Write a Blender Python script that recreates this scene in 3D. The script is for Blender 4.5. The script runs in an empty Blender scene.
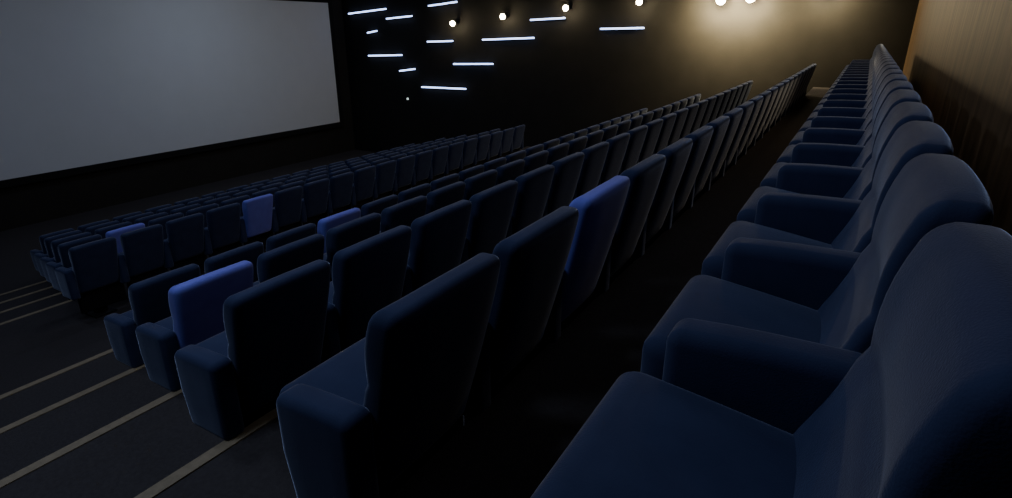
import bpy, bmesh, math, random
from mathutils import Vector, Matrix
random.seed(4)
ZO=3.86            # front floor is z=0, camera height is 3.86 above it
D=14.4; WB=0.67; S=14.5; YL=-2.2; CZ=ZO+2.3
scn=bpy.context.scene

# ---------- materials ----------
def mat(name,c1,c2=None,rough=.8,scale=40,bump=.1,sheen=0,spec=.3,bscale=None,emit=None,estr=0,metal=0):
    m=bpy.data.materials.new(name); m.use_nodes=True
    nt=m.node_tree; b=nt.nodes['Principled BSDF']
    b.inputs['Roughness'].default_value=rough
    b.inputs['Specular IOR Level'].default_value=spec
    b.inputs['Metallic'].default_value=metal
    if sheen:
        b.inputs['Sheen Weight'].default_value=sheen
        b.inputs['Sheen Roughness'].default_value=.28
        b.inputs['Sheen Tint'].default_value=(.65,.75,1,1)
    tc=nt.nodes.new('ShaderNodeTexCoord')
    n=nt.nodes.new('ShaderNodeTexNoise'); n.inputs['Scale'].default_value=scale; n.inputs['Detail'].default_value=4
    nt.links.new(tc.outputs['Object'],n.inputs['Vector'])
    r=nt.nodes.new('ShaderNodeValToRGB')
    r.color_ramp.elements[0].position=.3; r.color_ramp.elements[1].position=.7
    r.color_ramp.elements[0].color=(*c1,1); r.color_ramp.elements[1].color=(*(c2 or c1),1)
    nt.links.new(n.outputs['Fac'],r.inputs['Fac']); nt.links.new(r.outputs['Color'],b.inputs['Base Color'])
    if bump:
        n2=nt.nodes.new('ShaderNodeTexNoise'); n2.inputs['Scale'].default_value=bscale or scale*6
        nt.links.new(tc.outputs['Object'],n2.inputs['Vector'])
        bp=nt.nodes.new('ShaderNodeBump'); bp.inputs['Strength'].default_value=bump; bp.inputs['Distance'].default_value=.01
        nt.links.new(n2.outputs['Fac'],bp.inputs['Height']); nt.links.new(bp.outputs['Normal'],b.inputs['Normal'])
    if emit:
        b.inputs['Emission Color'].default_value=(*emit,1); b.inputs['Emission Strength'].default_value=estr
    return m
M_fab=mat('blue_velvet',(.032,.042,.090),(.041,.053,.110),.9,10,.10,1.0,.1,bscale=300)
M_fab_lit=mat('blue_velvet_lit',(.19,.20,.68),(.22,.24,.76),.9,10,.10,1.0,.1,bscale=300)  # same velvet with bluish light painted into its colour
M_dark=mat('seat_frame_black',(.006,.006,.008),None,.6,20,0)
M_floor=mat('carpet',(.042,.038,.039),(.054,.050,.051),.95,60,.3,0,.1,bscale=220)
M_riser=mat('riser',(.016,.016,.016),(.022,.022,.022),.9,9,.2,0,.1)
M_nose=mat('nosing',(.20,.165,.105),(.27,.22,.14),.7,30,.1)
M_blk=mat('black_wall',(.013,.012,.010),(.017,.0155,.0135),.85,3,.1)
M_ceil=mat('ceiling_black',(.015,.015,.015),None,.9,5,0)
M_mask=mat('black_masking_cloth',(.006,.006,.006),None,.9,5,0)
M_scr=mat('screen_fabric',(.60,.63,.67),(.62,.65,.69),.8,2,0)
M_tube=mat('led_white',(.8,.8,.9),None,.5,5,0,emit=(.42,.56,1),estr=5.0)
M_lens=mat('lamp_lens',(.9,.8,.6),None,.5,5,0,emit=(1,.84,.55),estr=80)
M_metal=mat('lamp_metal',(.03,.03,.03),None,.4,5,0,metal=.6)
M_sign=mat('exit_lens',(.8,.9,.9),None,.5,5,0,emit=(.8,1,.95),estr=1)
M_wood=bpy.data.materials.new('brown_panelling'); M_wood.use_nodes=True
nt=M_wood.node_tree; b=nt.nodes['Principled BSDF']; b.inputs['Roughness'].default_value=.6
tc=nt.nodes.new('ShaderNodeTexCoord'); mp=nt.nodes.new('ShaderNodeMapping'); mp.inputs['Scale'].default_value=(4,4,.35)
n=nt.nodes.new('ShaderNodeTexNoise'); n.inputs['Scale'].default_value=3; n.inputs['Detail'].default_value=6
r=nt.nodes.new('ShaderNodeValToRGB'); r.color_ramp.elements[0].position=.35; r.color_ramp.elements[1].position=.65
r.color_ramp.elements[0].color=(.11,.063,.025,1); r.color_ramp.elements[1].color=(.20,.12,.052,1)
nt.links.new(tc.outputs['Object'],mp.inputs['Vector']); nt.links.new(mp.outputs['Vector'],n.inputs['Vector'])
nt.links.new(n.outputs['Fac'],r.inputs['Fac']); nt.links.new(r.outputs['Color'],b.inputs['Base Color'])

# ---------- mesh helpers ----------
T3=[0,.268,.577,1.0]
def axis_pts(h,r,n):
    a=[-(h-r)-r*t for t in reversed(T3)]
    mid=[-(h-r)+2*(h-r)*i/n for i in range(1,n)]
    c=[(h-r)+r*t for t in T3]
    return a+mid+c
def rbox(bm,cen,size,r,n=(2,2,2),fn=None,mi=0):
    h=[s/2 for s in size]
    rs=r if isinstance(r,(tuple,list)) else (r,r,r)
    rr=[min(rs[i],h[i]*.98) for i in range(3)]
    ax=[axis_pts(h[i],rr[i],n[i]) for i in range(3)]
    cache={}
    def V(i,j,k):
        key=(i,j,k)
        if key in cache: return cache[key]
        p=[ax[0][i],ax[1][j],ax[2][k]]
        q=[max(-(h[a]-rr[a]),min(h[a]-rr[a],p[a])) for a in range(3)]
        d=Vector([(p[a]-q[a])/rr[a] for a in range(3)])
        if d.length>1e-9:
            m=max(abs(t) for t in d); d=d.normalized()*m if m<1 else d.normalized()
        w=Vector([q[a]+d[a]*rr[a] for a in range(3)])
        if fn: w=fn(w,h)
        v=bm.verts.new(w+Vector(cen)); cache[key]=v; return v
    N=[len(a)-1 for a in ax]
    def quad(a,b_,c,d):
        try:
            f=bm.faces.new((a,b_,c,d)); f.smooth=True; f.material_index=mi
        except ValueError: pass
    for k,flip in ((0,1),(N[2],0)):
        for i in range(N[0]):
            for j in range(N[1]):
                q=[V(i,j,k),V(i+1,j,k),V(i+1,j+1,k),V(i,j+1,k)]
                quad(*(q[::-1] if flip else q))
    for j,flip in ((0,0),(N[1],1)):
        for i in range(N[0]):
            for k in range(N[2]):
                q=[V(i,j,k),V(i+1,j,k),V(i+1,j,k+1),V(i,j,k+1)]
                quad(*(q[::-1] if flip else q))
    for i,flip in ((0,1),(N[0],0)):
        for j in range(N[1]):
            for k in range(N[2]):
                q=[V(i,j,k),V(i,j+1,k),V(i,j+1,k+1),V(i,j,k+1)]
                quad(*(q[::-1] if flip else q))
def addobj(name,bm,mats,loc=(0,0,0)):
    me=bpy.data.meshes.new(name); bm.to_mesh(me); bm.free()
    for m in mats: me.materials.append(m)
    o=bpy.data.objects.new(name,me); o.location=loc; scn.collection.objects.link(o); return o
def bmbox(bm,x0,x1,y0,y1,z0,z1,mi=0):
    g=bmesh.ops.create_cube(bm,size=1)
    for v in g['verts']: v.co=Vector((x0+(v.co.x+.5)*(x1-x0),y0+(v.co.y+.5)*(y1-y0),z0+(v.co.z+.5)*(z1-z0)))
    for f in {f for v in g['verts'] for f in v.link_faces}: f.material_index=mi
def box(name,x0,x1,y0,y1,z0,z1,m):
    bm=bmesh.new(); bmbox(bm,-(x1-x0)/2,(x1-x0)/2,-(y1-y0)/2,(y1-y0)/2,-(z1-z0)/2,(z1-z0)/2)
    return addobj(name,bm,[m],((x0+x1)/2,(y0+y1)/2,(z0+z1)/2))

# ---------- cinema seat (faces -X, local origin at floor, rear top edge at x=0) ----------
P=.53; H=.92
def cl(v): return max(0.0,min(1.0,v))
def arm(bm,yc,front):
    def fa(w,h):
        x,y,z=w
        t=cl((x+h[0])/(2*h[0]))
        if z>0: z-= .012*(1-t)**3 
        x+= .03*max(0,-z/h[2])*(1-t)
        return Vector((x,y,z))
    rbox(bm,((front-.105)/2,yc,.49),(-.105-front,.092,.35),(.03,.026,.03),(4,1,4),fa)
def seat_mesh(last,front):
    bm=bmesh.new()
    def fb(w,h):
        x,y,z=w
        s=cl((z+h[2])/(2*h[2])); u=y/h[1]
        y*= .90+.10*min(1,s*1.15)
        lean=-.135*(1-s)**1.15
        dx=0
        if x<0:
            head=max(0,(s-.68)/.32)
            dx-=.012*math.sin(min(1,head)*math.pi)
            dx-=.022*math.exp(-((s-.28)/.16)**2)
            dx-=.024*abs(u)**3*(1-.4*s)
            dx+=.010*math.exp(-((s-.66)/.02)**2)
        else:
            dx-=.012*abs(u)**4
        z+= .008*(1-u*u)*s
        return Vector((x+dx+lean,y,z))
    rbox(bm,(-.042,.265,.635),(.082,.464,.57),(.028,.034,.034),(1,8,18),fb,2)
    def fc(w,h):
        x,y,z=w
        t=cl((x+h[0])/(2*h[0])); u=y/h[1]
        z+= .05*(1-t)
        if z>0: z+= .014*(1-u*u)*math.sin(math.pi*t)
        return Vector((x,y,z))
    rbox(bm,(-.315,.265,.455),(.37,.435,.15),(.05,.035,.04),(6,6,2),fc)
    arm(bm,0,front)
    if last: arm(bm,P,front)
    rbox(bm,(-.30,.265,.375),(.28,.38,.05),.015,(1,1,1),None,1)
    rbox(bm,(-.30,.265,.185),(.09,.12,.36),.012,(1,1,1),None,1)
    rbox(bm,(-.32,.265,.012),(.28,.24,.024),.008,(1,1,1),None,1)
    rbox(bm,(-.205,.28,.27),(.025,.49,.34),.008,(1,1,1),None,1)   # added dark panel hiding lit floor, stands in for under-seat shade
    return bm
meshes={}
def get_mesh(last,blue_lit,front):
    k=(last,blue_lit,front)
    if k not in meshes:
        bm=seat_mesh(last,front); me=bpy.data.meshes.new('cinema_seat_mesh'); bm.to_mesh(me); bm.free()
        me.materials.append(M_fab); me.materials.append(M_dark); me.materials.append(M_fab_lit if blue_lit else M_fab); meshes[k]=me
    return meshes[k]
rows=[ # X, top z rel. camera, y start, n, pitch
 (.21,-.232,.45,23,.515),(-.75,-.58,.785,22,P),(-1.75,-.90,1.06,21,P),(-2.75,-1.22,1.38,21,P),(-3.75,-1.54,1.64,20,P),
 (-6.88,-2.18,2.53,19,P),(-7.73,-2.37,2.75,19,P),(-8.58,-2.56,2.99,18,P),(-9.43,-2.75,3.22,18,P),(-10.28,-2.94,3.46,17,P)]
blue_lit={(1,2),(3,0),(4,3),(5,4),(6,1)}  # seats whose backs get the painted-light velvet
for ri,(X,tz,y0,n,pt) in enumerate(rows):
    for i in range(n):
        o=bpy.data.objects.new('cinema_seat',get_mesh(i==n-1,(ri,i) in blue_lit,-.43 if ri==0 else -.37))
        o.location=(X,y0+i*pt,ZO+tz-H); o.scale=(1,pt/P,1); scn.collection.objects.link(o)

# ---------- stepped floor ----------
yl,yh=YL,D
edges=[-.87,-1.87,-2.87,-3.87,-4.90]
zs=[ZO-1.152]+[ZO-1.18-.32*i for i in range(1,5)]
pts=[(WB,zs[0])]
for i in range(5):
    pts.append((edges[i],zs[i]))
    nz=zs[i+1] if i<4 else ZO-2.78
    pts.append((edges[i],nz))
pts.append((-6.9,ZO-3.10))
le=[-7.85,-8.70,-9.55,-10.40]; lz=[ZO-3.10-.19*i for i in range(5)]
for i in range(4):
    pts.append((le[i],lz[i])); pts.append((le[i],lz[i+1]))
pts.append((-S-.1,0.0))
bm=bmesh.new()
a=[bm.verts.new((x,yl,z)) for x,z in pts]; c=[bm.verts.new((x,yh,z)) for x,z in pts]
a2=bm.verts.new((pts[-1][0],yl,-.3)); c2=bm.verts.new((pts[-1][0],yh,-.3))
a3=bm.verts.new((WB,yl,-.3)); c3=bm.verts.new((WB,yh,-.3))
for i in range(len(pts)-1):
    f=bm.faces.new((a[i],a[i+1],c[i+1],c[i]))
    f.material_index=1 if abs(pts[i][0]-pts[i+1][0])<1e-6 else 0
bm.faces.new((a[-1],a2,c2,c[-1])); bm.faces.new((a2,a3,c3,c2)); bm.faces.new((a3,a[0],c[0],c3))
bm.faces.new(a[::-1]+[a3,a2]) ; bm.faces.new(c+[c2,c3])
bmesh.ops.recalc_face_normals(bm,faces=bm.faces)
addobj('floor',bm,[M_floor,M_riser])
k=1
tl=list(zip(edges,zs,[.6,1.3,1.6,1.9,2.2]))+list(zip(le,lz[:4],[2.8,3.0,3.3,3.5]))
for x,z,ye_ in tl:
    box('trim_%d'%k,x-.010,x+.042,YL,ye_,z-.03,z+.006,M_nose); k+=1

# ---------- shell ----------
box('wall_back',WB,WB+.2,YL,D,-.3,CZ,M_wood)
box('wall_far',-S-.3,WB+.2,D,D+.2,-.3,CZ,M_blk)
box('wall_near',-S-.3,WB+.2,YL-.2,YL,-.3,CZ,M_blk)
box('wall_front',-S-.3,-S-.1,YL,D,-.3,CZ,M_blk)
box('ceiling',-S-.3,WB+.2,YL-.2,D+.2,CZ,CZ+.2,M_ceil)
# ---------- screen ----------
zb,zt=-2.83,.77; ys,ye=1.6,13.73
bm=bmesh.new()
bmbox(bm,-.03,0,ys,ye,zb,zt,0)
bmbox(bm,-.08,.02,ys-.15,ye+.15,zb-.15,zb,1); bmbox(bm,-.08,.02,ys-.15,ye+.15,zt,zt+.15,1)
bmbox(bm,-.08,.02,ys-.15,ys,zb,zt,1); bmbox(bm,-.08,.02,ye,ye+.15,zb,zt,1)
addobj('cinema_screen',bm,[M_scr,M_mask],(-S,0,ZO))

# ---------- camera ----------
cam=bpy.data.cameras.new('camera'); co=bpy.data.objects.new('camera',cam); scn.collection.objects.link(co)
cam.sensor_width=36; cam.lens=20.53; cam.clip_start=.02
co.location=(0,0,ZO); co.rotation_euler=(math.radians(90-20.8),0,math.radians(30.7)); scn.camera=co

# ---------- LED tubes on far wall: (x0,z0,x1,z1), z relative to back-row eye level ----------
tubes=[(-14.28,.47,-12.70,.59),(-12.73,.31,-11.72,.38),(-11.11,.64,-10.09,.73),(-7.77,.24,-6.76,.28),
 (-11.21,-.33,-10.27,-.30),(-9.28,-.26,-7.64,-.20),(-5.80,.02,-4.68,.04),(-13.58,-.77,-12.19,-.72),
 (-10.29,-.93,-8.92,-.89),(-12.34,-1.19,-11.71,-1.11),(-11.51,-1.63,-9.86,-1.61),(-13.55,-.09,-13.13,-.03)]
for x0,z0,x1,z1 in tubes:
    L=math.hypot(x1-x0,z1-z0); ang=math.atan2(z1-z0,x1-x0)
    bm=bmesh.new()
    rbox(bm,(0,0,0),(L,.035,.04),.015,(1,1,1),None,0)
    rbox(bm,(0,.04,0),(L*.98,.04,.05),.01,(1,1,1),None,1)
    o=addobj('led_tube_light',bm,[M_tube,M_metal],((x0+x1)/2,D-.07,ZO+(z0+z1)/2)); o.rotation_euler=(0,-ang,0)

def light(kind,name,loc,energy,color,size=.3,rot=None,**k):
    l=bpy.data.lights.new(name,kind); l.energy=energy; l.color=color
    if kind=='AREA': l.size=size; 
    else: l.shadow_soft_size=size
    for a_,b_ in k.items(): setattr(l,a_,b_)
    o=bpy.data.objects.new(name,l); o.location=loc
    if rot is not None: o.rotation_euler=rot
    scn.collection.objects.link(o); return o
def aim(o,t):
    d=Vector(t)-o.location; o.rotation_euler=d.to_track_quat('-Z','Y').to_euler()
def spot_fixture(x,z,s=1.0):
    bm=bmesh.new()
    bmesh.ops.create_cone(bm,cap_ends=True,segments=24,radius1=.045,radius2=.055,depth=.16,matrix=Matrix.Translation((0,-.2,0))@Matrix.Rotation(math.radians(60),4,'X'))
    rbox(bm,(0,-.09,.03),(.03,.19,.03),.008,(1,1,1)); rbox(bm,(0,-.015,.03),(.09,.03,.12),.01,(1,1,1))
    for f in bm.faces: f.material_index=0
    n0=len(bm.faces)
    bmesh.ops.create_uvsphere(bm,u_segments=20,v_segments=12,radius=.07*s,matrix=Matrix.Translation((0,-.28,-.045)))
    bm.faces.ensure_lookup_table()
    for f in bm.faces[n0:]: f.material_index=1; f.smooth=True
    addobj('spotlight_fixture',bm,[M_metal,M_lens],(x,D,z))
lamps=[(-10.12,.21,4),(-8.49,.37,5),(-6.66,.55,7),(-4.78,.65,14),(-2.95,.65,520),(-2.35,.68,420),(-.9,.75,150)]
for i,(x,z,e) in enumerate(lamps):
    z+=ZO
    spot_fixture(x,z,1.0 if i<4 else 1.4)
    s_=light('SPOT','spotlight_beam',(x,D-.5,z-.05),e,(1,.79,.43),.08,spot_size=math.radians(165),spot_blend=.6); aim(s_,(x,D,z-.2))
for x in (-2.95,-2.35):
    light('POINT','lamp_glow',(x,D-.55,ZO+.6),60,(1,.80,.48),.08)
bm=bmesh.new(); rbox(bm,(0,0,0),(.06,.03,.06),.01,(1,1,1)); addobj('exit_light',bm,[M_sign],(-12.12,D-.015,ZO-2.02))

def ceil_fill(x,y,e,col,size=.6):  # unseen soft fill added under the ceiling, no fixture
    light('AREA','ceiling_fill',(x,y,CZ-.02),e,col,size)
for x in (-10.5,-7,-3.8):
    for y in (1.5,6,10.5):
        ceil_fill(x,y,17,(.62,.72,1),.4)
ceil_fill(-2.4,.2,36,(.60,.72,1),1.0)
ceil_fill(-.2,3.5,6,(.62,.73,1),.9)
a1=light('AREA','screen_wash',(-11.5,9,ZO+.9),13,(.70,.82,1),1.0); aim(a1,(-S,8.8,ZO-2.3))
a3=light('AREA','screen_wash',(-8,4,CZ-.1),4,(.40,.52,1),1.0); aim(a3,(-S,4,ZO-1.8))
a2=light('SPOT','back_wall_wash',(.1,8.5,CZ-.1),55,(1,.74,.42),.1,spot_size=2.4,spot_blend=1); aim(a2,(WB,7,ZO))
w=bpy.data.worlds.new('world'); scn.world=w; w.use_nodes=True
w.node_tree.nodes['Background'].inputs[0].default_value=(.02,.03,.05,1); w.node_tree.nodes['Background'].inputs[1].default_value=.2
